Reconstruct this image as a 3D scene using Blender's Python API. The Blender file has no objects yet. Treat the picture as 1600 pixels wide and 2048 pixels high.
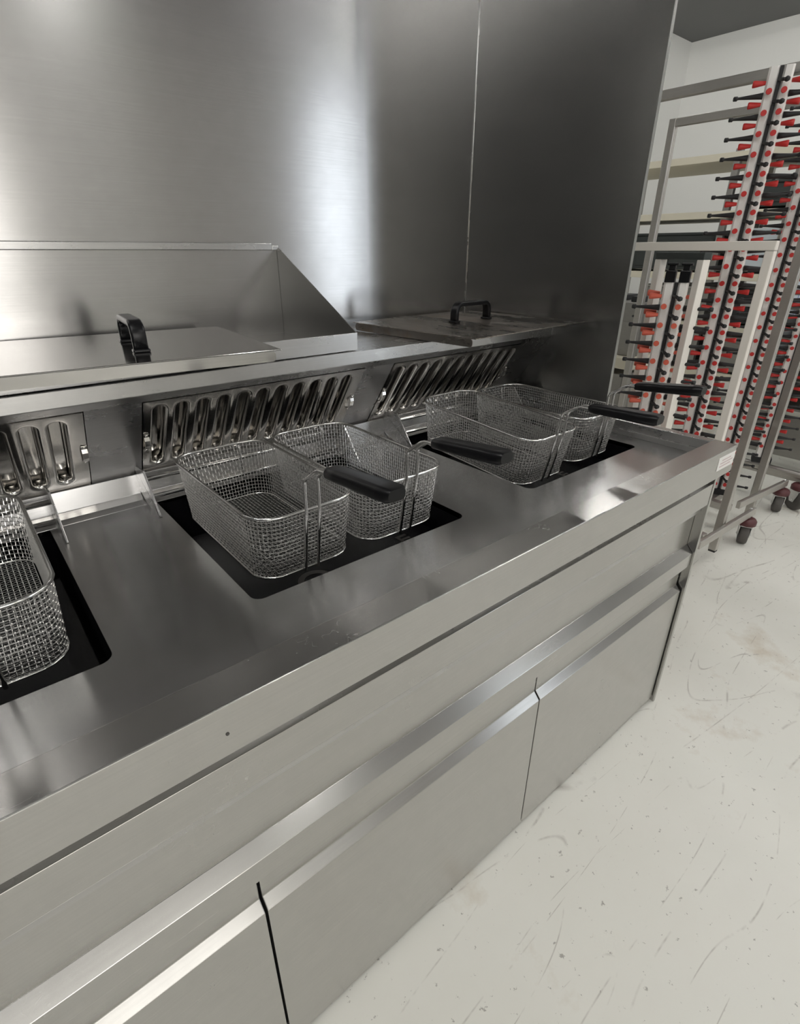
import bpy, bmesh, math, random
from mathutils import Vector, Matrix
from mathutils.geometry import tessellate_polygon

random.seed(7)
scene = bpy.context.scene
col = scene.collection

# ------------------------------------------------------------------ camera
CAM = Vector((-1.5139, -0.4571, 1.35))
PITCH = math.atan2(522, 1066.7)
HEAD = math.radians(39.6)
cam = bpy.data.cameras.new('camera')
cam.sensor_fit = 'HORIZONTAL'
cam.sensor_width = 36.0
cam.lens = 24.0
cam.clip_start = 0.02
cam.clip_end = 60
camo = bpy.data.objects.new('camera', cam)
col.objects.link(camo)
camo.location = CAM
camo.rotation_euler = (math.pi / 2 - PITCH, 0, -HEAD)
scene.camera = camo

# ------------------------------------------------------------------ world, exposure
w = bpy.data.worlds.new('world')
w.use_nodes = True
w.node_tree.nodes['Background'].inputs[0].default_value = (0.9, 0.95, 1.0, 1)
w.node_tree.nodes['Background'].inputs[1].default_value = 0.6
scene.world = w
vs = scene.view_settings
vs.view_transform = 'Standard'
vs.look = 'None'
vs.exposure = 0.0
vs.gamma = 1.0
vs.use_curve_mapping = False
scene.cycles.max_bounces = 7
scene.cycles.glossy_bounces = 5
scene.cycles.diffuse_bounces = 3
scene.cycles.adaptive_threshold = 0.03
scene.cycles.sample_clamp_indirect = 6.0

TUBE = 65.0        # ceiling tube emission
WINDOW = 4.2       # daylight through the tall window
DOORLIGHT = 4.2    # daylight through the wide window behind the photographer

# ------------------------------------------------------------------ materials
def mat(name, color, rough=0.5, metal=0.0, spec=0.5):
    m = bpy.data.materials.new(name)
    m.use_nodes = True
    b = m.node_tree.nodes['Principled BSDF']
    b.inputs['Base Color'].default_value = (*color, 1)
    b.inputs['Roughness'].default_value = rough
    b.inputs['Metallic'].default_value = metal
    b.inputs['Specular IOR Level'].default_value = spec
    return m

def N(m, kind, **kw):
    n = m.node_tree.nodes.new(kind)
    for k, v in kw.items():
        setattr(n, k, v)
    return n

def L(m, a, b):
    m.node_tree.links.new(a, b)

def mapping(m, scale, coord='UV'):
    tc = N(m, 'ShaderNodeTexCoord')
    mp = N(m, 'ShaderNodeMapping')
    mp.inputs['Scale'].default_value = scale
    L(m, tc.outputs[coord], mp.inputs['Vector'])
    return mp.outputs[0]

def noise(m, vec, scale, detail=4, rough=0.6):
    n = N(m, 'ShaderNodeTexNoise')
    n.inputs['Scale'].default_value = scale
    n.inputs['Detail'].default_value = detail
    n.inputs['Roughness'].default_value = rough
    L(m, vec, n.inputs['Vector'])
    return n.outputs['Fac']

def ramp(m, fac, stops):
    r = N(m, 'ShaderNodeValToRGB')
    e = r.color_ramp.elements
    while len(e) > 1:
        e.remove(e[-1])
    for i, (p, c) in enumerate(stops):
        c4 = (*c, 1) if len(c) == 3 else c
        if i == 0:
            e[0].position = p
            e[0].color = c4
        else:
            k = e.new(p)
            k.color = c4
    L(m, fac, r.inputs['Fac'])
    return r.outputs['Color']

def mixc(m, fac, a, b, mode='MIX'):
    n = N(m, 'ShaderNodeMix', data_type='RGBA', blend_type=mode)
    for s, v in ((0, fac), (6, a), (7, b)):
        if isinstance(v, (int, float)):
            n.inputs[s].default_value = v
        elif isinstance(v, tuple):
            n.inputs[s].default_value = (*v, 1)
        else:
            L(m, v, n.inputs[s])
    return n.outputs[2]

def mrange(m, v, a, b, c, d):
    n = N(m, 'ShaderNodeMapRange')
    for i, x in zip((1, 2, 3, 4), (a, b, c, d)):
        n.inputs[i].default_value = x
    L(m, v, n.inputs[0])
    return n.outputs[0]

def steel(name, color=(0.56, 0.555, 0.55), rough=0.30, aniso=0.6, brush=0.008, smear=0.10,
          bump=0.0, scratch=0.25, stain=0.0, along_v=False):
    """brushed stainless: grain along u, smears, fine scratches"""
    m = mat(name, color, rough, 1.0)
    b = m.node_tree.nodes['Principled BSDF']
    g = mapping(m, (1.2, 110, 1) if not along_v else (110, 1.2, 1))
    grain = noise(m, g, 3.0, 3)
    uv = mapping(m, (1, 1, 1))
    uv2 = mapping(m, (0.7, 2.2, 1))
    sm = noise(m, uv2, 3.5, 6, 0.62)
    sm2 = noise(m, uv, 26, 5, 0.7)
    # scratches: thin ridges of a stretched noise
    sv = N(m, 'ShaderNodeTexNoise')
    sv.inputs['Scale'].default_value = 34
    sv.inputs['Detail'].default_value = 2
    sv.inputs['Distortion'].default_value = 1.2
    L(m, uv, sv.inputs['Vector'])
    sa = N(m, 'ShaderNodeMath', operation='ABSOLUTE')
    ss = N(m, 'ShaderNodeMath', operation='SUBTRACT')
    L(m, sv.outputs['Fac'], ss.inputs[0])
    ss.inputs[1].default_value = 0.5
    L(m, ss.outputs[0], sa.inputs[0])
    scr = mrange(m, sa.outputs[0], 0.0, 0.006, 1.0, 0.0)
    area = mrange(m, noise(m, uv, 6.0, 3), 0.52, 0.68, 0.0, 1.0)
    sx = N(m, 'ShaderNodeMath', operation='MULTIPLY')
    L(m, scr, sx.inputs[0])
    L(m, area, sx.inputs[1])
    # roughness
    r1 = mrange(m, sm, 0.3, 0.7, rough - smear, rough + smear)
    ra = N(m, 'ShaderNodeMath', operation='MULTIPLY_ADD')
    L(m, grain, ra.inputs[0])
    ra.inputs[1].default_value = brush * 2
    L(m, r1, ra.inputs[2])
    rb = N(m, 'ShaderNodeMath', operation='MULTIPLY_ADD')
    L(m, sx.outputs[0], rb.inputs[0])
    rb.inputs[1].default_value = scratch
    L(m, ra.outputs[0], rb.inputs[2])
    L(m, rb.outputs[0], b.inputs['Roughness'])
    # colour
    dk = tuple(c * 0.955 for c in color)
    lt = tuple(min(1, c * 1.03) for c in color)
    c1 = mixc(m, mrange(m, sm2, 0.3, 0.7, 0, 1), dk, lt)
    if stain:
        st = mrange(m, noise(m, mapping(m, (1.0, 0.8, 1)), 9.0, 8, 0.75), 0.50, 0.66, 0.0, stain)
        c1 = mixc(m, st, c1, (0.30, 0.22, 0.14))
    c1 = mixc(m, mrange(m, grain, 0.3, 0.7, 0.0, 0.5), c1, tuple(c * 0.88 for c in color))
    L(m, c1, b.inputs['Base Color'])
    if bump:
        bp = N(m, 'ShaderNodeBump')
        bp.inputs['Strength'].default_value = bump
        bp.inputs['Distance'].default_value = 0.001
        L(m, grain, bp.inputs['Height'])
        L(m, bp.outputs[0], b.inputs['Normal'])
    if aniso:
        b.inputs['Anisotropic'].default_value = aniso
        b.inputs['Anisotropic Rotation'].default_value = 0.0 if along_v else 0.25
        t = N(m, 'ShaderNodeTangent', direction_type='UV_MAP')
        L(m, t.outputs[0], b.inputs['Tangent'])
    return m

M = {}
M['steel'] = steel('brushed_stainless', rough=0.27, aniso=0.55, smear=0.05, scratch=0.15)
M['deck'] = steel('worktop_stainless', color=(0.56, 0.555, 0.552), rough=0.23, aniso=0.65, smear=0.015, scratch=0.02)
M['front'] = steel('front_stainless', color=(0.55, 0.542, 0.525), rough=0.24, aniso=0.5, smear=0.02, scratch=0.06)
M['back'] = steel('back_wall_stainless', color=(0.50, 0.492, 0.486), rough=0.21, aniso=0.6, smear=0.012, scratch=0.015)
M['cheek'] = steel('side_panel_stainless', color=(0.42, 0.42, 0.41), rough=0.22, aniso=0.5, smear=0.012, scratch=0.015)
M['lid'] = steel('lid_stainless', color=(0.55, 0.54, 0.525), rough=0.13, aniso=0.5, smear=0.02, scratch=0.08)
M['oldlid'] = steel('dull_lid_stainless', color=(0.37, 0.34, 0.31), rough=0.30, aniso=0.2, smear=0.20, scratch=0.35, stain=0.8)
M['filter'] = steel('filter_stainless', color=(0.82, 0.80, 0.77), rough=0.14, aniso=0.0, smear=0.015, brush=0.0, bump=0.0, scratch=0.05, stain=0.04)
M['wire'] = mat('bright_wire', (0.85, 0.845, 0.83), 0.25, 1.0)
M['rod'] = mat('polished_rod', (0.76, 0.755, 0.74), 0.18, 1.0)
M['cartsteel'] = steel('cart_tube_stainless', color=(0.55, 0.53, 0.50), rough=0.38, aniso=0.0, brush=0.03, scratch=0.1)
M['creamsteel'] = mat('satin_frame_tube', (0.80, 0.76, 0.70), 0.5, 0.05)
M['alu'] = mat('satin_aluminium_bar', (0.86, 0.84, 0.81), 0.45, 0.05)
M['black'] = mat('black_plastic', (0.007, 0.007, 0.008), 0.28, 0.0, 0.3)
M['grip'] = mat('black_grip', (0.006, 0.006, 0.007), 0.33, 0.0, 0.25)
M['blackrub'] = mat('black_rubber', (0.014, 0.014, 0.015), 0.55)
M['red'] = mat('red_rubber', (0.55, 0.028, 0.025), 0.45)
M['salmon'] = mat('salmon_rubber', (0.68, 0.13, 0.08), 0.5)
M['tyre'] = mat('grey_tyre', (0.085, 0.078, 0.072), 0.7)
M['maroon'] = mat('maroon_caster_cap', (0.09, 0.022, 0.025), 0.45)
M['zinc'] = mat('zinc_fork', (0.66, 0.66, 0.65), 0.35, 0.9)
M['wellblack'] = mat('well_black_enamel', (0.006, 0.006, 0.007), 0.22, 0.0, 0.35)
M['mark'] = mat('grey_print', (0.05, 0.046, 0.042), 0.5)
M['sticker'] = mat('white_sticker', (0.82, 0.80, 0.78), 0.5)
M['print'] = mat('pale_red_print', (0.62, 0.50, 0.50), 0.6)
M['wall'] = mat('white_wall_paint', (0.82, 0.82, 0.79), 0.8)
M['ceil'] = mat('ceiling_paint', (0.17, 0.17, 0.17), 0.85)
M['greywall'] = mat('taupe_wall_paint', (0.56, 0.54, 0.53), 0.8)
M['darkwall'] = mat('charcoal_cladding', (0.035, 0.036, 0.037), 0.7)
M['cream'] = mat('cream_board', (0.66, 0.62, 0.50), 0.6)
M['dark'] = mat('dark_green_tarpaulin', (0.032, 0.038, 0.036), 0.6)
M['charcoal'] = mat('charcoal_plastic', (0.02, 0.021, 0.023), 0.5)
M['grey'] = steel('grey_equipment_steel', color=(0.36, 0.35, 0.33), rough=0.42, aniso=0.0, brush=0.03, scratch=0.1)
M['pale'] = mat('pale_blue_grey_enamel', (0.52, 0.57, 0.60), 0.4)
M['paper'] = mat('paper_white', (0.70, 0.75, 0.84), 0.7)
M['bluepen'] = mat('blue_print', (0.12, 0.2, 0.55), 0.6)

def floor_mat():
    m = mat('worn_white_floor_paint', (0.70, 0.69, 0.62), 0.42)
    b = m.node_tree.nodes['Principled BSDF']
    v = mapping(m, (1, 1, 1), 'Object')
    big = noise(m, v, 1.3, 5, 0.6)
    c = mixc(m, mrange(m, big, 0.3, 0.7, 0, 1), (0.76, 0.75, 0.685), (0.82, 0.815, 0.76))
    st = mrange(m, noise(m, v, 2.6, 6, 0.65), 0.58, 0.72, 0.0, 0.55)
    c = mixc(m, st, c, (0.52, 0.43, 0.31))
    sp = mrange(m, noise(m, v, 46, 4, 0.7), 0.64, 0.68, 0.0, 0.7)
    c = mixc(m, sp, c, (0.26, 0.24, 0.21))
    # long drag marks and cracks
    for rot, sc, wd in ((0.5, 1.7, 0.0045), (-0.7, 1.2, 0.0035), (1.3, 2.6, 0.005), (2.2, 1.9, 0.004)):
        tc = N(m, 'ShaderNodeTexCoord')
        mp = N(m, 'ShaderNodeMapping')
        mp.inputs['Rotation'].default_value = (0, 0, rot)
        mp.inputs['Location'].default_value = (rot * 7, rot * 3, 0)
        mp.inputs['Scale'].default_value = (sc * 0.22, sc, 1)
        L(m, tc.outputs['Object'], mp.inputs['Vector'])
        n = N(m, 'ShaderNodeTexNoise')
        n.inputs['Scale'].default_value = 2.2
        n.inputs['Detail'].default_value = 0.6
        L(m, mp.outputs[0], n.inputs['Vector'])
        s1 = N(m, 'ShaderNodeMath', operation='SUBTRACT')
        s1.inputs[1].default_value = 0.5
        L(m, n.outputs['Fac'], s1.inputs[0])
        s2 = N(m, 'ShaderNodeMath', operation='ABSOLUTE')
        L(m, s1.outputs[0], s2.inputs[0])
        ln = mrange(m, s2.outputs[0], 0.0, wd, 1.0, 0.0)
        brk = mrange(m, noise(m, v, 5.0 + rot, 4, 0.7), 0.48, 0.60, 0.0, 0.6)
        mm = N(m, 'ShaderNodeMath', operation='MULTIPLY')
        L(m, ln, mm.inputs[0])
        L(m, brk, mm.inputs[1])
        c = mixc(m, mm.outputs[0], c, (0.33, 0.30, 0.26))
    L(m, c, b.inputs['Base Color'])
    L(m, mrange(m, big, 0.3, 0.7, 0.32, 0.5), b.inputs['Roughness'])
    return m
M['floor'] = floor_mat()

def emit(name, color, strength):
    m = bpy.data.materials.new(name)
    m.use_nodes = True
    nt = m.node_tree
    nt.nodes.remove(nt.nodes['Principled BSDF'])
    e = nt.nodes.new('ShaderNodeEmission')
    e.inputs[0].default_value = (*color, 1)
    e.inputs[1].default_value = strength
    nt.links.new(e.outputs[0], nt.nodes['Material Output'].inputs[0])
    return m
M['tube'] = emit('lit_tube', (1.0, 0.985, 0.955), TUBE)
M['daylight'] = emit('daylight_pane', (0.86, 0.93, 1.0), WINDOW)
M['daylight2'] = emit('wide_daylight_pane', (1.0, 0.97, 0.92), DOORLIGHT)

# ------------------------------------------------------------------ mesh builder
class MB:
    def __init__(s):
        s.v = []
        s.f = []
        s.sm = []

    def add(s, verts, faces, smooth=False):
        o = len(s.v)
        s.v += [tuple(p) for p in verts]
        s.f += [tuple(i + o for i in f) for f in faces]
        s.sm += [smooth] * len(faces)
        return s

    def box(s, x0, x1, y0, y1, z0, z1):
        v = [(x, y, z) for x in (x0, x1) for y in (y0, y1) for z in (z0, z1)]
        return s.add(v, [(0, 1, 3, 2), (4, 6, 7, 5), (0, 4, 5, 1), (2, 3, 7, 6), (0, 2, 6, 4), (1, 5, 7, 3)])

    def prism(s, prof, x0, x1, closed=True):
        """extrude a (y,z) outline along x"""
        n = len(prof)
        v = [(x0, y, z) for y, z in prof] + [(x1, y, z) for y, z in prof]
        f = []
        for i in range(n if closed else n - 1):
            j = (i + 1) % n
            f.append((i, j, n + j, n + i))
        if closed:
            f += [tuple(range(n - 1, -1, -1)), tuple(range(n, 2 * n))]
        return s.add(v, f)

    def sheet(s, prof, x0, x1, t):
        """open (y,z) polyline with thickness t, extruded along x"""
        off = []
        n = len(prof)
        for i, (y, z) in enumerate(prof):
            ds = []
            if i > 0:
                ds.append(Vector((y - prof[i - 1][0], z - prof[i - 1][1])).normalized())
            if i < n - 1:
                ds.append(Vector((prof[i + 1][0] - y, prof[i + 1][1] - z)).normalized())
            nr = [Vector((-d.y, d.x)) for d in ds]
            a = sum(nr, Vector((0, 0)))
            a.normalize()
            k = t / max(0.3, a.dot(nr[0]))
            off.append((y + a.x * k, z + a.y * k))
        return s.prism(list(prof) + off[::-1], x0, x1)

    def tube(s, path, r, sides=8, closed=False, caps=True, flat=None):
        pts = [Vector(p) for p in path]
        n = len(pts)
        tang = []
        for i in range(n):
            a = pts[(i - 1) % n] if (closed or i > 0) else pts[i]
            b = pts[(i + 1) % n] if (closed or i < n - 1) else pts[i]
            tang.append((b - a).normalized())
        up = Vector((0, 0, 1))
        if abs(tang[0].dot(up)) > 0.9:
            up = Vector((0, 1, 0))
        nrm = (up - tang[0] * up.dot(tang[0])).normalized()
        o = len(s.v)
        for i in range(n):
            nrm = (nrm - tang[i] * nrm.dot(tang[i])).normalized()
            bi = tang[i].cross(nrm)
            rr = r[i] if isinstance(r, (list, tuple)) else r
            for k in range(sides):
                a = 2 * math.pi * (k + 0.5) / sides
                s.v.append(tuple(pts[i] + nrm * (math.cos(a) * rr) + bi * (math.sin(a) * rr * (flat or 1))))
        for i in range(n if closed else n - 1):
            j = (i + 1) % n
            for k in range(sides):
                l = (k + 1) % sides
                s.f.append((o + i * sides + k, o + i * sides + l, o + j * sides + l, o + j * sides + k))
                s.sm.append(sides > 5)
        if caps and not closed:
            s.f.append(tuple(o + k for k in range(sides - 1, -1, -1)))
            s.f.append(tuple(o + (n - 1) * sides + k for k in range(sides)))
            s.sm += [False, False]
        return s

    def lathe(s, prof, axis='Z', c=(0, 0, 0), sides=16):
        """prof: (r, h) list"""
        o = len(s.v)
        for r, h in prof:
            for k in range(sides):
                a = 2 * math.pi * k / sides
                p = (r * math.cos(a), r * math.sin(a), h)
                if axis == 'X':
                    p = (p[2], p[0], p[1])
                if axis == 'Y':
                    p = (p[1], p[2], p[0])
                s.v.append((p[0] + c[0], p[1] + c[1], p[2] + c[2]))
        for i in range(len(prof) - 1):
            for k in range(sides):
                l = (k + 1) % sides
                s.f.append((o + i * sides + k, o + i * sides + l, o + (i + 1) * sides + l, o + (i + 1) * sides + k))
                s.sm.append(True)
        s.f.append(tuple(o + k for k in range(sides - 1, -1, -1)))
        s.f.append(tuple(o + (len(prof) - 1) * sides + k for k in range(sides)))
        s.sm += [False, False]
        return s

    def mesh(s, name, material):
        me = bpy.data.meshes.new(name)
        me.from_pydata(s.v, [], s.f)
        me.polygons.foreach_set('use_smooth', s.sm)
        me.update()
        uv = me.uv_layers.new(name='UVMap')
        vs_ = me.vertices
        data = [0.0] * (2 * len(me.loops))
        for p in me.polygons:
            n = p.normal
            ax = max(range(3), key=lambda i: abs(n[i]))
            for li in p.loop_indices:
                q = vs_[me.loops[li].vertex_index].co
                if ax == 0:
                    a, b = q.y, q.z
                elif ax == 1:
                    a, b = q.x, q.z
                else:
                    a, b = q.x, q.y
                data[2 * li] = a
                data[2 * li + 1] = b
        uv.data.foreach_set('uv', data)
        me.materials.append(M[material] if isinstance(material, str) else material)
        return me

    def build(s, name, material, parent=None, bevel=0.0, seg=2):
        return link(name, s.mesh(name, material), parent, bevel, seg)

def link(name, me, parent=None, bevel=0.0, seg=2):
    o = bpy.data.objects.new(name, me)
    col.objects.link(o)
    if parent is not None:
        o.parent = parent
    if bevel:
        bm = o.modifiers.new('bevel', 'BEVEL')
        bm.width = bevel
        bm.segments = seg
        bm.limit_method = 'ANGLE'
        bm.angle_limit = math.radians(35)
        bm.harden_normals = False
    return o

def tag(o, label, cat, group=None):
    o['label'] = label
    o['category'] = cat
    if group:
        o['group'] = group
    return o

def thing(name, label, cat, loc=(0, 0, 0), rot=(0, 0, 0), group=None):
    o = bpy.data.objects.new(name, None)
    o.empty_display_size = 0.05
    col.objects.link(o)
    o.location = loc
    o.rotation_euler = rot
    return tag(o, label, cat, group)

def struct(name, mb, material, **kw):
    o = mb.build(name, material, **kw)
    o['kind'] = 'structure'
    return o

def copy_tree(o, parent=None):
    c = o.copy()
    col.objects.link(c)
    c.parent = parent
    for ch in list(o.children):
        copy_tree(ch, c)
    return c

def plane_x(px, py, x):
    """direction of a photo pixel met with the upright plane at x (metres)"""
    f = 1066.7
    F = Vector((math.sin(HEAD) * math.cos(PITCH), math.cos(HEAD) * math.cos(PITCH), -math.sin(PITCH)))
    R = Vector((math.cos(HEAD), -math.sin(HEAD), 0))
    U = R.cross(F)
    r = F + R * ((px - 800) / f) - U * ((py - 1024) / f)
    return CAM + r * ((x - CAM.x) / r.x)

# ------------------------------------------------------------------ the hall
X0, X1, Y0, Y1, ZC = -6.0, 7.5, -5.5, 4.2, 3.9
struct('floor', MB().box(X0, X1, Y0, Y1, -0.05, 0.0), 'floor')
struct('ceiling', MB().box(X0, X1, Y0, Y1, ZC, ZC + 0.1), 'ceil')
struct('wall_back', MB().box(X0 - .1, X1 + .1, Y1, Y1 + 0.1, 0, ZC), 'wall')
struct('wall_left', MB().box(X0 - 0.1, X0, Y0, Y1, 0, ZC), 'darkwall')
struct('wall_right', MB().box(X1, X1 + 0.1, Y0, Y1, 0, ZC), 'wall')
# wall behind the photographer, with a tall window opening
WX0, WX1, WZ0, WZ1 = 3.35, 4.25, 0.15, 3.4
wf = MB()
wf.box(1.0, WX0, Y0 - 0.1, Y0, 0, ZC).box(WX1, X1, Y0 - 0.1, Y0, 0, ZC)
wf.box(WX0, WX1, Y0 - 0.1, Y0, 0, WZ0).box(WX0, WX1, Y0 - 0.1, Y0, WZ1, ZC)
struct('wall_front', wf, 'greywall')
W2 = (-3.3, -0.60, 0.7, 3.0)
w2 = MB().box(X0, W2[0], Y0 - 0.1, Y0, 0, ZC).box(W2[1], 1.0, Y0 - 0.1, Y0, 0, ZC)
w2.box(W2[0], W2[1], Y0 - 0.1, Y0, 0, W2[2]).box(W2[0], W2[1], Y0 - 0.1, Y0, W2[3], ZC)
struct('wall_front', w2, 'wall')
wn2 = struct('window_2', MB().box(W2[0], W2[1], Y0 - .08, Y0 - .06, W2[2], W2[3]), 'daylight2')
for k in range(4):
    xm = W2[0] + (W2[1] - W2[0]) * k / 3
    MB().box(xm - .035, xm + .035, Y0 - .059, Y0, W2[2], W2[3]).build('window_frame', 'charcoal', wn2)
win = struct('window_1', MB().box(WX0, WX1, Y0 - 0.08, Y0 - 0.06, WZ0, WZ1), 'daylight')
fr = MB()
fr.box(WX0, WX0 + .06, Y0 - .06, Y0, WZ0, WZ1).box(WX1 - .06, WX1, Y0 - .06, Y0, WZ0, WZ1)
fr.box(WX0 + .06, WX1 - .06, Y0 - .06, Y0, WZ0, WZ0 + .06).box(WX0 + .06, WX1 - .06, Y0 - .06, Y0, WZ1 - .06, WZ1)
fr.build('window_frame', 'charcoal', win)

# ceiling tubes out of view, some added near the fryer to brighten it
hm = MB().box(-0.09, 0.09, -0.8, 0.8, -0.06, 0).mesh('housing', 'ceil')
tm = MB().tube([(0, -0.76, -0.085), (0, 0.76, -0.085)], 0.022, 10).mesh('tube', 'tube')
li = 0
for x, y in ((-3.2, -3.2), (-3.2, 0.2), (0.0, -3.6), (-2.9, -1.4), (-1.95, -0.7), (1.3, -1.3), (2.3, -0.9), (3.2, -3.2), (3.2, 0.0), (5.6, -1.5), (1.6, 2.6), (4.6, 2.6)):
    t = thing('ceiling_fill_light', 'white tube light out of view on the hall ceiling, in a set filled out to brighten the fryer', 'ceiling light', (x, y, ZC), group='tube lights on the hall ceiling')
    link('housing', hm, t)
    link('tube', tm, t)

# ------------------------------------------------------------------ worktop with three wells
XL = -2.02                     # left end of the fryer counter
WELLS = [(-1.924, -1.454), (-1.252, -0.784), (-0.572, -0.100)]
WY0, WY1 = 0.213, 0.700
ZT, ZD = 0.900, 0.860

def rrect(x0, x1, y0, y1, r, n=6):
    p = []
    for cx, cy, a0 in ((x1 - r, y1 - r, 0), (x0 + r, y1 - r, 90), (x0 + r, y0 + r, 180), (x1 - r, y0 + r, 270)):
        for i in range(n + 1):
            a = math.radians(a0 + 90 * i / n)
            p.append((cx + r * math.cos(a), cy + r * math.sin(a)))
    return p

wt = thing('fryer_worktop', 'brushed stainless worktop with three rectangular fryer openings and a deep front edge', 'worktop', (-1.01, 0.3, 0.86))
WT = Vector(wt.location)

def under(o, root):
    """parent an object built in world coordinates"""
    o.parent = root
    o.matrix_parent_inverse = Matrix.Translation(root.location).inverted()
    return o

outer = [(XL + .0285, .057), (-.0285, .057), (-.0285, .722), (XL + .0285, .722)]
loops = [[Vector((x, y, 0)) for x, y in outer]]
for a, b in WELLS:
    loops.append([Vector((x, y, 0)) for x, y in rrect(a, b, WY0, WY1, 0.018)])
flat = [p for lp in loops for p in lp]
tri = tessellate_polygon(loops)
dk = MB()
fs = []
for t in tri:
    a, b, c = (flat[i] for i in t)
    fs.append(t if (b - a).cross(c - a).z > 0 else t[::-1])
dk.add([(p.x, p.y, ZD) for p in flat], fs)
for lp in loops[1:]:
    n = len(lp)
    dk.add([(p.x, p.y, ZD) for p in lp] + [(p.x, p.y, ZD - .012) for p in lp],
           [(i, n + i, n + (i + 1) % n, (i + 1) % n) for i in range(n)])
under(dk.build('deck', 'deck'), wt)
# front rim and fascia, one folded sheet
fr = MB().prism([(.057, ZD - .004), (.057, ZT), (0, ZT), (0, .826), (.022, .826), (.022, .83), (.004, .834), (.004, .894), (.053, .894), (.053, ZD - .004)], XL, 0)
under(fr.build('front_edge', 'front', bevel=.0028, seg=3), wt)
for s, (a, b) in (('r', (-.0285, 0)), ('l', (XL, XL + .0285))):
    e = MB().box(a, b, .0575, .99, ZD - .03, ZT)
    under(e.build('end_rim', 'steel', bevel=.002), wt)
    k = (a, a - .006) if s == 'r' else (b, b + .006)
    e = MB().box(min(k), max(k), .0575, .60, ZD, ZD + .016)
    under(e.build('rim_step', 'steel', bevel=.001), wt)
# upstand at the rear of the deck
up = MB().sheet([(.690, ZD + .0005), (.712, ZD + .004), (.728, ZD + .013), (.736, .915), (.765, .905)], XL + .0285, -.0285, -.003)
under(up.build('rear_upstand', 'deck', bevel=.001), wt)
# hanger brackets and rods at the rear of each well
for a, b in WELLS:
    for x in (a - .018, b + .014):
        pr = [(.603, ZD), (.609, ZD), (.672, .942), (.735, .936), (.735, ZD + .02), (.69, ZD)]
        under(MB().prism(pr[::-1], x, x + .004).build('hanger_bracket', 'steel', bevel=.0008), wt)
    for y, z in ((.700, .912), (.695, .872)):
        under(MB().tube([(a - .016, y, z), (b + .016, y, z)], .0055, 12).build('hanger_rod', 'rod'), wt)
# white sticker near the right end
stk = under(MB().box(-.103, -.006, -.0012, -.0001, .8505, .8855).build('sticker', 'sticker'), wt)
for zz, x0, x1 in ((.876, -.082, -.030), (.868, -.090, -.018), (.860, -.092, -.028)):
    ln = MB()
    x = x0
    random.seed(int(zz * 1000))
    while x < x1:
        wdt = random.uniform(.003, .009)
        ln.box(x, min(x + wdt, x1), -.0016, -.0011, zz - .0016, zz + .0016)
        x += wdt + .002
    under(ln.build('print_line', 'print'), wt)
under(MB().lathe([(.0022, 0), (.0022, -.0008), (.001, -.0010)], 'Y', (-1.389, 0, .859), 8).build('chip_mark', 'mark'), wt)
# ------------------------------------------------------------------ fryer wells
def letter_e(cx, cy, s, z):
    m = MB()
    m.box(cx - s * .4, cx - s * .2, cy - s * .5, cy + s * .5, z, z + .0008)
    for k in (-.5, -.1, .3):
        m.box(cx - s * .2, cx + s * .4, cy + k * s, cy + (k + .2) * s, z, z + .0008)
    return m

for i, (a, b) in enumerate(WELLS):
    cx = (a + b) / 2
    wl = thing('fryer_well', ['black fryer well under the basket beside the right hand bracket of the first opening',
                              'black fryer well with a grey ring mark, under two level baskets',
                              'black fryer well next to the raised end rim of the worktop'][i], 'fryer well', (cx, .456, .66))
    m = MB()
    lp = rrect(a - .004, b + .004, WY0 - .004, WY1 + .004, .02)
    li_ = rrect(a, b, WY0, WY1, .018)
    n = len(lp)
    m.add([(x, y, ZD - .001) for x, y in li_] + [(x, y, .66) for x, y in li_],
          [(k, n + k, n + (k + 1) % n, (k + 1) % n) for k in range(n)], True)
    m.add([(x, y, .66) for x, y in li_], [tuple(range(n))])
    under(m.build('well_shell', 'wellblack'), wl)
    pl = MB().box(a + .012, b - .012, WY0 + .012, .60, .788, .800)
    pl = under(pl.build('cover_plate', 'wellblack', bevel=.002), wl)
    rg = MB()
    k = 36
    c0 = (cx - .083, .286)
    for r0, r1, nm in ((.022, .034, 'ring_mark'),):
        vv = []
        for q in range(k):
            an = 2 * math.pi * q / k
            vv += [(c0[0] + r0 * math.cos(an), c0[1] + r0 * math.sin(an), .8006), (c0[0] + r1 * math.cos(an), c0[1] + r1 * math.sin(an), .8006)]
        rg.add(vv, [(2 * q, 2 * q + 1, (2 * q + 3) % (2 * k), (2 * q + 2) % (2 * k)) for q in range(k)])
    if i == 1:
        under(rg.build('ring_mark', 'mark'), wl)
        under(letter_e(cx + .145, .302, .034, .8003).build('letter_mark', 'mark'), wl)
    elif i == 2:
        under(letter_e(cx + .035, .302, .034, .8003).build('letter_mark', 'mark'), wl)

# ------------------------------------------------------------------ cabinet below
cb = thing('fryer_cabinet', 'stainless cabinet with recessed grip ledge and angled door tops under the worktop', 'cabinet', (-1.01, .45, 0))
for a in (-.022, XL + .012):
    under(MB().box(a, a + .010, .021, .985, 0, ZD - .032).build('side_panel', 'front', bevel=.0015), cb)
xa, xb = XL + .024, -.024
under(MB().box(xa, xb, .036, .042, .70, .826).build('shadow_strip', 'steel'), cb)
under(MB().sheet([(.036, .789), (.023, .789), (.023, .726), (.050, .722)], xa, xb, .002).build('control_panel', 'front', bevel=.0012), cb)
under(MB().box(xa, xb, .048, .056, .588, .722).build('recess_panel', 'front'), cb)
under(MB().prism([(.048, .592), (.027, .570), (.027, .528), (.040, .528), (.060, .56), (.060, .592)], xa, xb).build('grip_ledge', 'front', bevel=.001), cb)
under(MB().box(xa, xb, .060, .066, .012, .60).build('carcass_front', 'charcoal'), cb)
DX = [(-.030, -.7005), (-.7045, -1.3735), (-1.3775, -1.996)]
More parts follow.
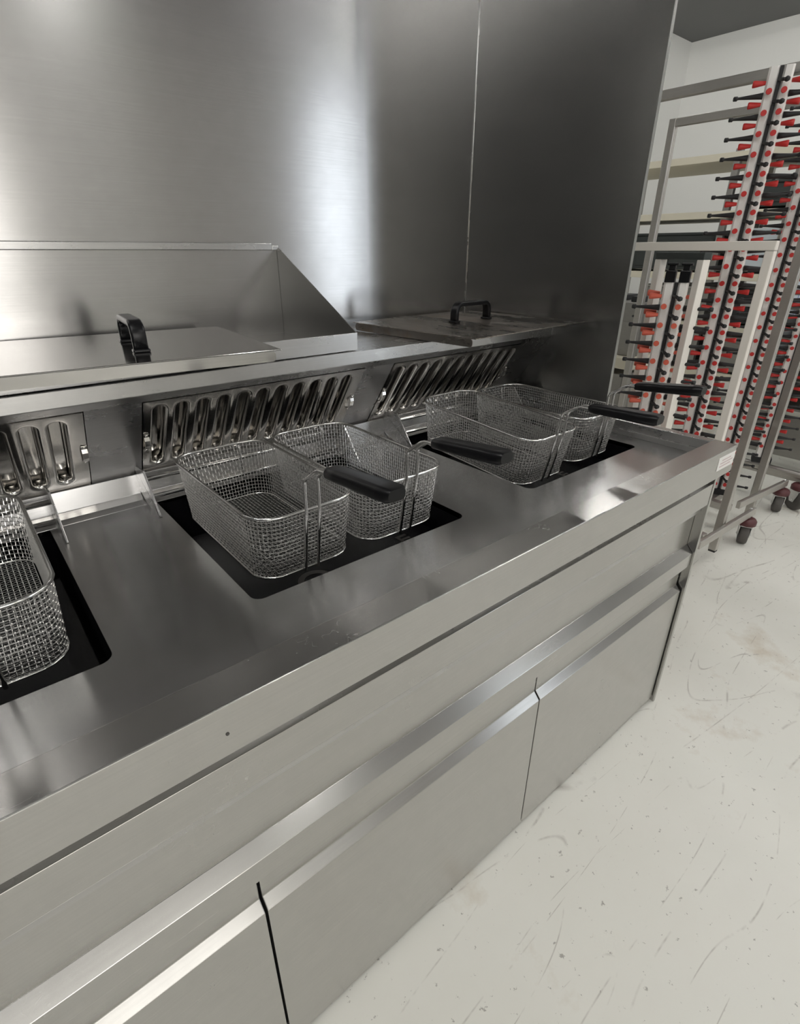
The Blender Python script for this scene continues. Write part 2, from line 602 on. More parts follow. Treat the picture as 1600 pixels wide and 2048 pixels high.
for i, (b, a) in enumerate(DX):
    d = MB().prism([(.045, .522), (.045, .458), (.030, .442), (.030, .014), (.055, .014), (.055, .522)], a, b)
    under(d.build('door', 'front', bevel=.0015), cb)
under(MB().box(xa, xb, .97, .985, 0, .82).build('cabinet_back', 'steel'), cb)

# ------------------------------------------------------------------ extraction wall behind the worktop
ZTOP = 2.40
ew = thing('extraction_wall', 'tall stainless splash back with side panel, shelf and sloping filter housing', 'splash back', (-1.01, .985, .9))
under(MB().box(XL, 0, .985, 1.0, 0.0, ZTOP).build('back_sheet', 'back'), ew)
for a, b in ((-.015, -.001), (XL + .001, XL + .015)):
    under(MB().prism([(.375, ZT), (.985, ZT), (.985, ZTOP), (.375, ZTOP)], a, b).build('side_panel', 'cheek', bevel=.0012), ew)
# corner bead
under(MB().tube([(-.0155, .9845, 1.14), (-.0155, .9845, ZTOP)], .0025, 6).build('corner_seam', 'steel'), ew)
xi, xj = XL + .016, -.016
sh = MB().prism([(.985, 1.137), (.602, 1.137), (.600, 1.1385), (.600, 1.110), (.6135, 1.0945), (.617, 1.0985), (.606, 1.113), (.606, 1.131), (.985, 1.131)], xi, xj)
under(sh.build('shelf', 'steel', bevel=.0012), ew)

SD = Vector((0, .5767, -.8170))           # down the filter slope
SN = Vector((0, -.8170, -.5767))          # outwards
SP = Vector((0, .6147, 1.0964))
def sl(x, t, off=0):
    p = SP + SD * t + SN * off
    return (x, p.y, p.z)
FX = [(-1.875, -1.357), (-1.254, -.737), (-.643, -.137)]
gaps = [(xi, -1.877), (-1.355, -1.256), (-.735, -.645), (-.135, xj)]
for a, b in gaps:
    m = MB()
    v = [sl(a, .001), sl(b, .001), sl(b, .232), sl(a, .232)] + [sl(a, .001, -.003), sl(b, .001, -.003), sl(b, .232, -.003), sl(a, .232, -.003)]
    m.add(v, [(0, 3, 2, 1), (4, 5, 6, 7), (0, 1, 5, 4), (1, 2, 6, 5), (2, 3, 7, 6), (3, 0, 4, 7)])
    under(m.build('slope_panel', 'steel'), ew)
m = MB()
v = [sl(xi, .0, -.05), sl(xj, .0, -.05), sl(xj, .25, -.05), sl(xi, .25, -.05)]
m.add(v, [(0, 3, 2, 1)])
under(m.build('plenum_back', 'filter'), ew)

# ------------------------------------------------------------------ baffle filters
FH = .226
PITCHF = .0444
SW = .0105
def half_rib(m, sgn, w_out, flat_at, h=FH, vb=.030, vt=.208):
    """one half of a pressed baffle beside a slot: sgn=-1 slot on the left, +1 on the right.
    slot centre at local x=0, sheet extends to x=-sgn*flat_at"""
    r = .0085
    rings = []
    levels = [(0.0, -.020), (0.0, -r)]
    for k in range(1, 6):
        s = r * k / 5
        levels.append((s, -(r - math.sqrt(max(0, r * r - (r - s) ** 2)))))
    nA = 7
    def contour(s):
        R = SW + s
        pts = []
        for k in range(nA):
            a = math.pi / 2 * k / (nA - 1)
            pts.append((-R * math.sin(a), vb + SW - R * math.cos(a)))
        for k in range(nA):
            a = math.pi / 2 * k / (nA - 1)
            pts.append((-R * math.cos(a), vt - SW + R * math.sin(a)))
        return pts
    for s, off in levels:
        rings.append([(x, y, off) for x, y in contour(s)])
    base = contour(r)
    outer = []
    for k, (x, y) in enumerate(base):
        if k < nA - 1:
            q = (min(1, k / 3) * (-flat_at) if k < 4 else -flat_at, 0 if k < 4 else (k - 3) / 3 * (vb + SW))
            if k < 4:
                q = (-flat_at * k / 3, 0)
        elif k <= nA:
            q = (-flat_at, vb + SW if k == nA - 1 else vt - SW)
        else:
            j = 2 * nA - 1 - k
            q = (-flat_at * j / 3, h) if j < 4 else (-flat_at, h - (j - 3) / 3 * (h - vt + SW))
        outer.append((q[0], q[1], 0))
    rings.append(outer)
    n = len(base)
    v = []
    for rg in rings:
        v += [(w_out + sgn * x * 1.0, y, z) for x, y, z in rg]
    f = []
    for i in range(len(rings) - 1):
        for k in range(n - 1):
            q = (i * n + k, i * n + k + 1, (i + 1) * n + k + 1, (i + 1) * n + k)
            f.append(q if sgn > 0 else q[::-1])
    m.add(v, f, True)

bm_ = MB()
half_rib(bm_, 1, PITCHF / 2, PITCHF / 2)      # right half: slot at +p/2
half_rib(bm_, -1, -PITCHF / 2, PITCHF / 2)
baffle_me = bm_.mesh('baffle', 'filter')
rear_me = MB().prism([(.016, -.030), (FH - .012, -.030), (FH - .012, -.028), (.016, -.028)], -.017, .017).mesh('rear_baffle', 'filter')
latch = MB()
for k in range(8):
    pass
path = [(0, -.026, .002), (0, -.018, .003), (0, -.012, .010), (0, 0, .0135), (0, .012, .010), (0, .018, .003), (0, .026, .002)]
prof = [(p[1], p[2] * .8) for p in path]
latch.sheet(prof, -.005, .005, .0010)
latch_me = latch.mesh('latch', 'filter')
screw_me = MB().lathe([(.0034, 0), (.0034, .0012), (.0025, .002), (.001, .0024)], 'Z', (0, 0, .001), 10).mesh('screw', 'filter')
FLAB = ['stainless baffle grease filter behind the basket of the first opening',
        'stainless baffle grease filter behind the two level baskets',
        'stainless baffle grease filter below the stained lid, next to the dark side panel']
bot = SP + SD * .230
rotF = Matrix(((1, 0, 0), (0, -SD.y, SN.y), (0, -SD.z, SN.z))).to_4x4()
for i, (a, b) in enumerate(FX):
    f = thing('grease_filter', FLAB[i], 'grease filter', (a, bot.y + SN.y * .0015, bot.z + SN.z * .0015), group='grease filters under the shelf')
    f.rotation_euler = rotF.to_euler()
    wd = b - a
    n = 11
    s0 = .031
    pit = PITCHF
    for k in range(n - 1):
        o = link('baffle', baffle_me, f)
        o.location = (s0 + pit * (k + .5), 0, 0)
    for k in range(n):
        o = link('rear_baffle', rear_me, f)
        o.location = (s0 + pit * k, 0, 0)
    m = MB()
    half_rib(m, 1, s0, s0)
    m.build('side_flange', 'filter', f)
    m = MB()
    last = s0 + pit * (n - 1)
    half_rib(m, -1, last, wd - last)
    m.build('side_flange', 'filter', f)
    m = MB()
    for x0, x1 in ((0, .002), (wd - .002, wd)):
        m.box(x0, x1, 0, FH, -.034, -.0003)
    m.box(.002, wd - .002, 0, .002, -.034, -.0003).box(.002, wd - .002, FH - .002, FH, -.034, -.0003)
    m.build('filter_frame', 'filter', f)
    for x in (.0055, wd - .0055):
        o = link('latch', latch_me, f)
        o.location = (x, .110, 0)
        for yy in (-.030, .030):
            q = link('screw', screw_me, o)
            q.location = (0, yy * .75, .002)

# ------------------------------------------------------------------ chip bin on the shelf
bn = thing('chip_bin', 'low stainless holding bin with sloping end cheek and high back sheet on the shelf', 'bin', (-1.38, .8, 1.138))
BX0, BX1 = -2.0, -.755
under(MB().box(BX0, BX1, .617, .620, 1.1385, 1.178).build('front_wall', 'steel', bevel=.0012), bn)
under(MB().box(BX0, BX1 - .003, .6205, .972, 1.1385, 1.142).build('bin_floor', 'lid'), bn)
for x in (BX1 - .003, BX0):
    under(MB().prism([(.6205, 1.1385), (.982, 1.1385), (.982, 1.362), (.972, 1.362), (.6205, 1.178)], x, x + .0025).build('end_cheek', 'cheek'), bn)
under(MB().box(BX0 + .003, BX1 - .0035, .972, .976, 1.142, 1.357).build('back_plate', 'back'), bn)
under(MB().box(BX0 + .003, BX1 - .02, .962, .983, 1.352, 1.3685).build('top_fold', 'steel', bevel=.0015), bn)
under(MB().box(BX1 - .0195, BX1 - .0005, .964, .983, 1.352, 1.3625).build('fold_end', 'steel', bevel=.001), bn)

# ------------------------------------------------------------------ lids with bow handles
def bow_handle(m, length, height, wd):
    pts = []
    r = .022
    for k in range(7):
        a = math.radians(180 - 90 * k / 6)
        pts.append((0, -length / 2 + r + r * math.cos(a), height - r + r * math.sin(a)))
    for k in range(7):
        a = math.radians(90 - 90 * k / 6)
        pts.append((0, length / 2 - r + r * math.cos(a), height - r + r * math.sin(a)))
    pts = [(0, -length / 2, 0)] + pts + [(0, length / 2, 0)]
    n = len(pts)
    o = len(m.v)
    # rounded rectangular section swept along the bow
    tang = []
    for i in range(n):
        a = Vector(pts[max(0, i - 1)])
        b = Vector(pts[min(n - 1, i + 1)])
        tang.append((b - a).normalized())
    sec = rrect(-wd / 2, wd / 2, -.0065, .0065, .004, 3)
    for p, t in zip(pts, tang):
        nr = Vector((1, 0, 0)).cross(t)
        for u, v_ in sec:
            q = Vector(p) + Vector((1, 0, 0)) * u + nr * v_
            m.v.append(tuple(q))
    c = len(sec)
    for i in range(n - 1):
        for k in range(c):
            m.f.append((o + i * c + k, o + i * c + (k + 1) % c, o + (i + 1) * c + (k + 1) % c, o + (i + 1) * c + k))
            m.sm.append(True)
    m.f.append(tuple(o + k for k in range(c))[::-1])
    m.f.append(tuple(o + (n - 1) * c + k for k in range(c)))
    m.sm += [False, False]

def make_lid(label, mtl, loc, rot, W, D, hy):
    """W across (x) with folded skirts on the +-y sides, D deep"""
    t = thing('fryer_cover', label, 'lid', loc, rot)
    MB().box(-W / 2, W / 2, -D / 2, D / 2, -.0025, 0).build('lid_plate', mtl, t, bevel=.001)
    for s in (-1, 1):
        pr = rrect(-W / 2 + .012, W / 2 - .012, -.022, -.0026, .008, 4)
        n = len(pr)
        y0 = s * (D / 2 - .002)
        m = MB().add([(x, y0, z) for x, z in pr] + [(x, y0 + s * .0018, z) for x, z in pr],
                     [tuple(range(n)), tuple(range(2 * n - 1, n - 1, -1))] + [(i, (i + 1) % n, n + (i + 1) % n, n + i) for i in range(n)])
        m.build('folded_skirt', mtl, t)
    h = MB()
    bow_handle(h, .150, .050, .026)
    ho = h.build('bow_handle', 'black', t)
    ho.location = (hy, -.02, 0.0)
    for s in (-1, 1):
        p = MB().box(-.015, .015, -.010, .010, 0, .006).build('handle_foot', 'black', ho, bevel=.002)
        p.location = (0, s * .075, 0)
    return t
# left lid: handle runs front to back; skirts front and rear
make_lid('clean stainless lid with black bow handle lying across the low bin', 'lid', (-1.2345, .733, 1.1812), (0, 0, math.radians(-6)), .483, .415, .012)
# right lid: turned a quarter, skirts left and right
make_lid('stained dull stainless lid with black bow handle, lying on the bare shelf', 'oldlid', (-.282, .706, 1.1605), (0, 0, math.radians(94)), .47, .515, .012)

# ------------------------------------------------------------------ frying baskets
BW, BL = .183, .352        # floor
RW, RL = .197, .388        # rim
BH = .120
def ring_pts(w_, l_, r, n):
    """n points evenly along a rounded rectangle, starting mid front"""
    segs = []
    hw, hl = w_ / 2, l_ / 2
    per = 2 * (w_ - 2 * r) + 2 * (l_ - 2 * r) + 2 * math.pi * r
    out = []
    for i in range(n):
        d = per * i / n
        parts = [('l', (0, -hl), (1, 0), hw - r), ('a', (hw - r, -hl + r), -90), ('l', (hw, -hl + r), (0, 1), l_ - 2 * r), ('a', (hw - r, hl - r), 0),
                 ('l', (hw - r, hl), (-1, 0), w_ - 2 * r), ('a', (-hw + r, hl - r), 90), ('l', (-hw, hl - r), (0, -1), l_ - 2 * r), ('a', (-hw + r, -hl + r), 180),
                 ('l', (-hw + r, -hl), (1, 0), hw - r)]
        for p in parts:
            ln = p[3] if p[0] == 'l' else math.pi * r / 2
            if d <= ln + 1e-9:
                if p[0] == 'l':
                    out.append((p[1][0] + p[2][0] * d, p[1][1] + p[2][1] * d))
                else:
                    a = math.radians(p[2]) + d / r
                    out.append((p[1][0] + r * math.cos(a), p[1][1] + r * math.sin(a)))
                break
            d -= ln
    return out

def make_basket():
    NP, NR = 150, 16
    bot_ = ring_pts(BW, BL, .042, NP)
    top_ = ring_pts(RW, RL, .048, NP)
    wr = .00080
    cr = .0007
    m = MB()
    nrm = []
    for i in range(NP):
        a, b = top_[i - 1], top_[(i + 1) % NP]
        t = Vector((b[0] - a[0], b[1] - a[1])).normalized()
        nrm.append(Vector((t.y, -t.x)))
    def pt(i, j, s):
        k = j / NR
        x = bot_[i][0] * (1 - k) + top_[i][0] * k
        y = bot_[i][1] * (1 - k) + top_[i][1] * k
        return (x + nrm[i].x * s, y + nrm[i].y * s, BH * k)
    for i in range(NP):
        m.tube([pt(i, j, cr if (i + j) % 2 else -cr) for j in range(NR + 1)], wr, 4, caps=False)
    for j in range(1, NR):
        m.tube([pt(i, j, -cr if (i + j) % 2 else cr) for i in range(NP)], wr, 4, closed=True)
    # floor mesh
    nx, ny = 24, 47
    r = .042
    def inside(x, y):
        dx, dy = abs(x) - (BW / 2 - r), abs(y) - (BL / 2 - r)
        if dx > 0 and dy > 0:
            return dx * dx + dy * dy <= r * r
        return dx <= r and dy <= r
    xs = [-BW / 2 + BW * (i + .5) / nx for i in range(nx)]
    ys = [-BL / 2 + BL * (i + .5) / ny for i in range(ny)]
    for i, x in enumerate(xs):
        p = [(x, y, .0015 + (cr if (i + j) % 2 else -cr)) for j, y in enumerate(ys) if inside(x, y)]
        m.tube(p, wr, 4, caps=False)
    for j, y in enumerate(ys):
        p = [(x, y, .0015 + (-cr if (i + j) % 2 else cr)) for i, x in enumerate(xs) if inside(x, y)]
        m.tube(p, wr, 4, caps=False)
    mesh_me = m.mesh('wire_mesh', 'wire')
    t = thing('fry_basket', 'x', 'fry basket', group='frying baskets over the wells')
    o = link('wire_mesh', mesh_me, t)
    o['kind'] = 'stuff'
    rp = ring_pts(RW + .002, RL + .002, .049, 72)
    MB().tube([(x, y, BH) for x, y in rp], .0031, 8, closed=True).build('rim', 'rod', t)
    rp = ring_pts(BW + .002, BL + .002, .043, 72)
    MB().tube([(x, y, 0.0012) for x, y in rp], .0022, 8, closed=True).build('floor_ring', 'rod', t)
    # twin handle wires up the front face
    yf0, yf1 = -BL / 2 - .004, -RL / 2 - .005
    for x in (-.0125, .0125):
        pts = [(x, yf0, -.002), (x, yf1, BH), (x, yf1 - .0015, BH + .048), (x, yf1 - .005, BH + .057), (x, yf1 - .038, BH + .080),
               (x * .9, yf1 - .045, BH + .083), (x * .8, yf1 - .075, BH + .085), (x * .7, yf1 - .12, BH + .088)]
        MB().tube(pts, .0031, 8).build('handle_wire', 'rod', t)
    # grip: flattened rounded bar
    g = MB()
    sec = []
    st = [(0, .70), (.004, .92), (.03, 1.0), (.09, 1.08), (.13, 1.14), (.150, 1.10), (.156, .85)]
    rings = []
    for d, k in st:
        pr = rrect(-.0165 * k, .0165 * k, -.0098 * k, .0098 * k, .0080 * k, 4)
        rings.append([(u, yf1 - .062 - d, BH + .0845 + .10 * d + v_) for u, v_ in pr])
    n = len(rings[0])
    vv = [p for r_ in rings for p in r_]
    ff = [(i * n + k, i * n + (k + 1) % n, (i + 1) * n + (k + 1) % n, (i + 1) * n + k) for i in range(len(rings) - 1) for k in range(n)]
    g.add(vv, ff, True)
    g.add(rings[0], [tuple(range(n))[::-1]])
    g.add(rings[-1], [tuple(range(n))])
    g.build('grip', 'grip', t)
    # stay between the wires and rear hooks
    for x in (-.05, .05):
        pts = [(x, BL / 2 + .004, 0), (x, RL / 2 + .004, BH - .012), (x, RL / 2 + .006, BH)]
        MB().tube(pts, .0022, 6).build('hook_wire', 'rod', t)
    return t

b0 = make_basket()
YB = .2445 + RL / 2
ZB = .851
spots = [(-1.587, 0, 'fry basket over the first opening, on the side of the wide deck strip'),
         (-1.1225, 0, 'fry basket over the middle opening, on the side of the wide deck strip'),
         (-.909, 0, 'fry basket over the middle opening, on the side of the tilted basket'),
         (-.455, math.radians(3.6), 'fry basket sitting tilted forward with its front rim dipping'),
         (-.243, 0, 'fry basket beside the raised end rim, its grip against the plate racks')]
for i, (x, tilt, lab) in enumerate(spots):
    o = b0 if i == 0 else copy_tree(b0)
    o.location = (x, YB, ZB + (.002 if tilt else 0))
    o.rotation_euler = (tilt, 0, 0)
    o['label'] = lab
b1 = copy_tree(b0)
b1.location = (-1.796, YB, ZB)
b1['label'] = 'fry basket over the first opening, away from the wide deck strip'

# ------------------------------------------------------------------ plate racks
cone_front = {}
def peg_meshes(c):
    fr_ = MB().lathe([(.0060, 0), (.0098, -.024), (.0090, -.026)], 'Y', (0, 0, 0), 10).mesh('plate_peg', c)
    sd_ = MB().lathe([(.0060, 0), (.0108, -.034), (.0108, -.039), (.009, -.041)], 'X', (0, 0, 0), 10).mesh('plate_peg', c)
    sr_ = MB().lathe([(.0060, 0), (.0108, .034), (.0108, .039), (.009, .041)], 'X', (0, 0, 0), 10).mesh('plate_peg', c)
    return fr_, sd_, sr_
PEG = {'red': peg_meshes('red'), 'salmon': peg_meshes('salmon')}
arm_l = MB().lathe([(.0105, 0), (.0085, -.02), (.0045, -.072), (.0045, -.078), (.0075, -.080), (.0075, -.091), (.005, -.093)], 'X', (0, 0, 0), 8).mesh('support_arm', 'blackrub')
arm_r = MB().lathe([(.0105, 0), (.0085, .02), (.0045, .072), (.0045, .078), (.0075, .080), (.0075, .091), (.005, .093)], 'X', (0, 0, 0), 8).mesh('support_arm', 'blackrub')
km = MB().tube([(0, 0, 0), (.012, -.018, -.004), (.022, -.034, -.008)], .0055, 8)
km.lathe([(.003, -.008), (.009, -.004), (.009, .004), (.003, .008)], 'Z', (.024, -.037, -.008), 8)
knob_me = km.mesh('strip_knob', 'blackrub')
LP = .0622

def column(parent, loc, rz, z0, z1, zref, colr, side_bar=False, right=True):
    """one plate column: aluminium bars, black strip, red pegs, black support arms (local -y faces out)"""
    e = MB()
    def bar(cx, cy):
        pr = [(-.0165, .010), (-.0165, -.003), (-.010, -.010), (.010, -.010), (.0165, -.003), (.0165, .010)]
        m = MB()
        v = [(cx + x, cy + y, z) for z in (z0, z1) for x, y in pr]
        n = len(pr)
        m.add(v, [tuple(range(n))[::-1], tuple(range(n, 2 * n))] + [(i, (i + 1) % n, n + (i + 1) % n, n + i) for i in range(n)])
        return m
    mt = Matrix.Translation(Vector(loc)) @ Matrix.Rotation(rz, 4, 'Z')
    def put(name, me):
        o = link(name, me, parent)
        o.matrix_parent_inverse = parent_inv
        return o
    parent_inv = Matrix.Identity(4)
    base = Matrix.Translation(Vector(loc) - Vector(parent.location)) @ Matrix.Rotation(rz, 4, 'Z')
    def place(o, p=(0, 0, 0)):
        o.matrix_local = base @ Matrix.Translation(p)
    for x in (-.0225, .0225):
        o = bar(x, 0).build('column_bar', 'alu', parent)
        place(o)
    o = MB().box(-.0050, .0050, -.0085, .010, z0, z1).build('black_strip', 'blackrub', parent)
    place(o)
    o = MB().box(-.036, .036, .0105, .040, z0, z1).build('column_core', 'charcoal', parent)
    place(o)
    o = MB().box(-.05, .05, -.02, .06, z0 - .03, z0).build('column_foot', 'blackrub', parent)
    place(o)
    F, S, SR = PEG[colr]
    k0 = math.ceil((z0 + .03 - zref) / LP)
    z = zref + k0 * LP
    while z < z1 - .02:
        for x in (-.0225, .0225):
            place(link('plate_peg', F, parent), (x, -.0095, z))
        place(link('support_arm', arm_l, parent), (-.0385, .0, z - .006))
        if right:
            place(link('support_arm', arm_r, parent), (.0385, 0, z - .006))
        zz = z + LP * .5
        if zz < z1 - .02:
            place(link('plate_peg', S, parent), (-.0385, 0, zz))
            if right:
                place(link('plate_peg', SR, parent), (.0385, 0, zz))
            if side_bar:
                place(link('plate_peg', S, parent), (-.050, .035, zz + .008))
            place(link('strip_knob', knob_me, parent), (0, -.011, zz + .004))
        z += LP

def caster(parent, c, r, wdt, head, rz=0.3, brake=True):
    """swivel caster: origin on the floor below the wheel"""
    base = Matrix.Translation(Vector(c) - Vector(parent.location)) @ Matrix.Rotation(rz, 4, 'Z')
    e = bpy.data.objects.new('caster', None)
    hub = MB().lathe([(r * .30, -wdt * .52), (r * .70, -wdt * .48), (r * .92, -wdt * .5), (r, -wdt * .30), (r, wdt * .30), (r * .92, wdt * .5), (r * .70, wdt * .48), (r * .30, wdt * .52)], 'X', (0, 0, r), 24)
    wh = hub.build('caster_wheel', 'tyre', parent)
    wh.matrix_local = base
    fk = MB()
    for s in (-1, 1):
        x = s * (wdt * .5 + .006)
        fk.prism([(-.014, r - .012), (.014, r - .012), (.030, head - .03), (.030, head - .012), (-.030, head - .012), (-.030, head - .03)], x - .0015, x + .0015)
    fk.box(-wdt * .5 - .0075, wdt * .5 + .0075, -.030, .030, head - .012, head - .009)
    fk.tube([(-wdt * .5 - .012, 0, r), (wdt * .5 + .012, 0, r)], .006, 8)
    o = fk.build('caster_fork', 'zinc', wh)
    cap = MB().lathe([(.034, head - .0085), (.043, head - .004), (.043, head + .016), (.036, head + .026), (.02, head + .030)], 'Z', (0, 0, 0), 20)
    cap.build('caster_cap', 'maroon', wh)
    st = MB().lathe([(.009, head + .03), (.009, head + .075), (.005, head + .085)], 'Z', (0, 0, 0), 10)
    st.build('caster_stem', 'zinc', wh)

def tubebox(name, parent, x0, x1, y0, y1, z0, z1, m='cartsteel', bev=.003):
    return under(MB().box(x0, x1, y0, y1, z0, z1).build(name, m, bevel=bev), parent)

RZ = math.radians(-70)
# rack with the short framed column, salmon pegs
r1 = thing('plate_rack', 'plate rack with pale frame and a short column of salmon pegs under a dark cap', 'plate rack', (.65, .60, 0), group='plate racks on the hall floor')
tubebox('frame_post', r1, .785, .815, .297, .327, .16, 1.350, 'creamsteel')
tubebox('frame_post', r1, .785, .815, 1.25, 1.28, .16, 1.350, 'creamsteel')
tubebox('frame_bar', r1, .785, .815, .297, 1.28, 1.351, 1.382, 'creamsteel')
tubebox('base_beam', r1, .785, .815, .297, 1.28, .13, .1595, 'cartsteel')
tubebox('base_beam', r1, .42, .784, .44, .48, .12, .1595, 'cartsteel')
AC = Vector((.502, .478))
pa, pb = Vector((.522, .413)), Vector((.575, .585))
dd = (pb - pa).normalized()
nn = Vector((-dd.y, dd.x))
def post_at(p, w_, d_, z0, z1, name, m, bev=.002):
    c4 = [p - dd * w_ / 2 - nn * d_ / 2, p + dd * w_ / 2 - nn * d_ / 2, p + dd * w_ / 2 + nn * d_ / 2, p - dd * w_ / 2 + nn * d_ / 2]
    mb_ = MB().add([(q.x, q.y, z) for z in (z0, z1) for q in c4], [(0, 3, 2, 1), (4, 5, 6, 7), (0, 1, 5, 4), (1, 2, 6, 5), (2, 3, 7, 6), (3, 0, 4, 7)])
    return under(mb_.build(name, m, bevel=bev), r1)
post_at(pa, .026, .032, .16, 1.3235, 'frame_post', 'creamsteel')
post_at(pb, .026, .032, .16, 1.3235, 'frame_post', 'creamsteel')
post_at((pa + pb) / 2, (pb - pa).length + .026, .034, 1.324, 1.346, 'frame_cap', 'dark')
column(r1, (AC.x, AC.y, 0), RZ, .16, 1.252, 1.238, 'salmon', side_bar=True, right=True)
for k, ox in enumerate((-.0225, .0225)):
    m = MB()
    m.box(-.017, .017, -.016, .014, 1.2525, 1.290).box(-.011, .011, -.010, .010, 1.290, 1.306).box(-.018, .018, -.014, .014, 1.306, 1.314)
    o = m.build('column_clamp', 'black', r1, bevel=.002)
    o.matrix_local = Matrix.Translation(Vector((AC.x, AC.y, 0)) - Vector(r1.location)) @ Matrix.Rotation(RZ, 4, 'Z') @ Matrix.Translation((ox, 0, 0))
for y in (.36, 1.2):
    caster(r1, (.80, y, 0), .045, .032, .098, -1.2)
caster(r1, (.46, .46, 0), .045, .032, .088, -1.2)

def beam(parent, p, q, h, wd_, z, name='base_beam'):
    d_ = Vector(q) - Vector(p)
    o = MB().box(0, d_.length, -wd_ / 2, wd_ / 2, z, z + h).build(name, 'cartsteel', parent, bevel=.003)
    o.matrix_local = Matrix.Translation(Vector((p[0], p[1], 0)) - Vector(parent.location)) @ Matrix.Rotation(math.atan2(d_.y, d_.x), 4, 'Z')
    return o
# middle rack
r2 = thing('plate_rack', 'tall plate rack with red pegs and grey square post, its caster beside the fryer end', 'plate rack', (1.05, .6, 0), group='plate racks on the hall floor')
tubebox('frame_post', r2, 1.083, 1.118, .292, .327, .045, 1.95, 'cartsteel')
tubebox('frame_post', r2, 1.083, 1.118, 1.16, 1.195, .045, 1.95, 'cartsteel')
tubebox('frame_bar', r2, 1.083, 1.118, .328, 1.159, 1.915, 1.9495, 'cartsteel')
tubebox('post_end_cap', r2, 1.085, 1.116, .294, .325, .035, .0445, 'blackrub', .001)
beam(r2, (.825, .290), (1.405, .268), .038, .020, .155)
tubebox('base_beam', r2, .99, 1.03, .330, 1.159, .111, .149, 'cartsteel')
column(r2, (1.012, .505, 0), RZ, .18, 1.93, 1.419, 'red')
caster(r2, (1.372, .275, 0), .052, .040, .112, -1.2)
caster(r2, (1.01, 1.10, 0), .045, .036, .080, -1.2)

# third rack
r3 = thing('plate_rack', 'tall plate rack with red pegs whose grey post stands between two casters', 'plate rack', (1.60, .6, 0), group='plate racks on the hall floor')
tubebox('frame_post', r3, 1.640, 1.675, .336, .371, .045, 1.95, 'cartsteel')
tubebox('frame_post', r3, 1.640, 1.675, 1.18, 1.215, .045, 1.95, 'cartsteel')
tubebox('frame_bar', r3, 1.640, 1.675, .372, 1.179, 1.915, 1.9495, 'cartsteel')
tubebox('post_end_cap', r3, 1.642, 1.673, .338, .369, .035, .0445, 'blackrub', .001)
beam(r3, (1.41, .346), (1.945, .294), .038, .020, .155)
tubebox('base_beam', r3, 1.425, 1.465, .385, 1.20, .111, .149, 'cartsteel')
tubebox('base_beam', r3, 1.466, 1.639, .48, .52, .111, .149, 'cartsteel')
column(r3, (1.552, .500, 0), RZ, .18, 1.93, 1.458, 'red')
caster(r3, (1.925, .300, 0), .052, .040, .112, -1.2)
caster(r3, (1.445, 1.12, 0), .045, .036, .080, -1.2)

# fourth rack
r4 = thing('plate_rack', 'plate rack with red pegs on a long low tube with a large grey caster', 'plate rack', (2.1, .6, 0), group='plate racks on the hall floor')
tubebox('base_beam', r4, 2.045, 2.090, .22, 1.25, .172, .210, 'cartsteel', .010)
tubebox('base_beam', r4, 2.110, 2.135, .22, 1.25, .135, .170, 'cartsteel', .004)
tubebox('base_beam', r4, 2.045, 2.135, .46, .51, .1705, .1715, 'cartsteel', 0)
tubebox('frame_post', r4, 2.10, 2.135, .70, .735, .171, 1.95, 'cartsteel')
column(r4, (2.085, .485, 0), RZ, .24, 1.92, .936, 'red')
caster(r4, (2.035, .245, 0), .062, .042, .128, -.55)
caster(r4, (2.07, 1.20, 0), .062, .042, .128, 1.0)

# ------------------------------------------------------------------ stored equipment behind the racks
def crate(name, label, cat, x0, x1, y0, y1, z0, z1, m, group=None):
    """open topped or panelled body with a rim, feet and a recessed front"""
    t = thing(name, label, cat, ((x0 + x1) / 2, (y0 + y1) / 2, z0), group=group)
    under(MB().box(x0, x1, y0, y1, z0 + .02, z1 - .02).build('body', m, bevel=.006), t)
    under(MB().box(x0 - .012, x1 + .008, y0 - .012, y1 + .012, z1 - .02, z1).build('rim', m, bevel=.004), t)
    for a in (x0 + .02, x1 - .06):
        for b in (y0 + .02, y1 - .06):
            under(MB().box(a, a + .04, b, b + .04, z0, z0 + .0199).build('foot', 'blackrub'), t)
    n = max(1, int((y1 - y0) / .35))
    for k in range(n):
        ya = y0 + (y1 - y0) * k / n + .03
        yb_ = y0 + (y1 - y0) * (k + 1) / n - .03
        p = under(MB().box(x0 - .010, x0 - .0005, ya, yb_, z0 + .05, z1 - .06).build('front_panel', m, bevel=.003), t)
        under(MB().box(x0 - .030, x0 - .0105, (ya + yb_) / 2 - .05, (ya + yb_) / 2 + .05, z1 - .12, z1 - .10).build('pull_handle', 'zinc', bevel=.002), t)
    return t

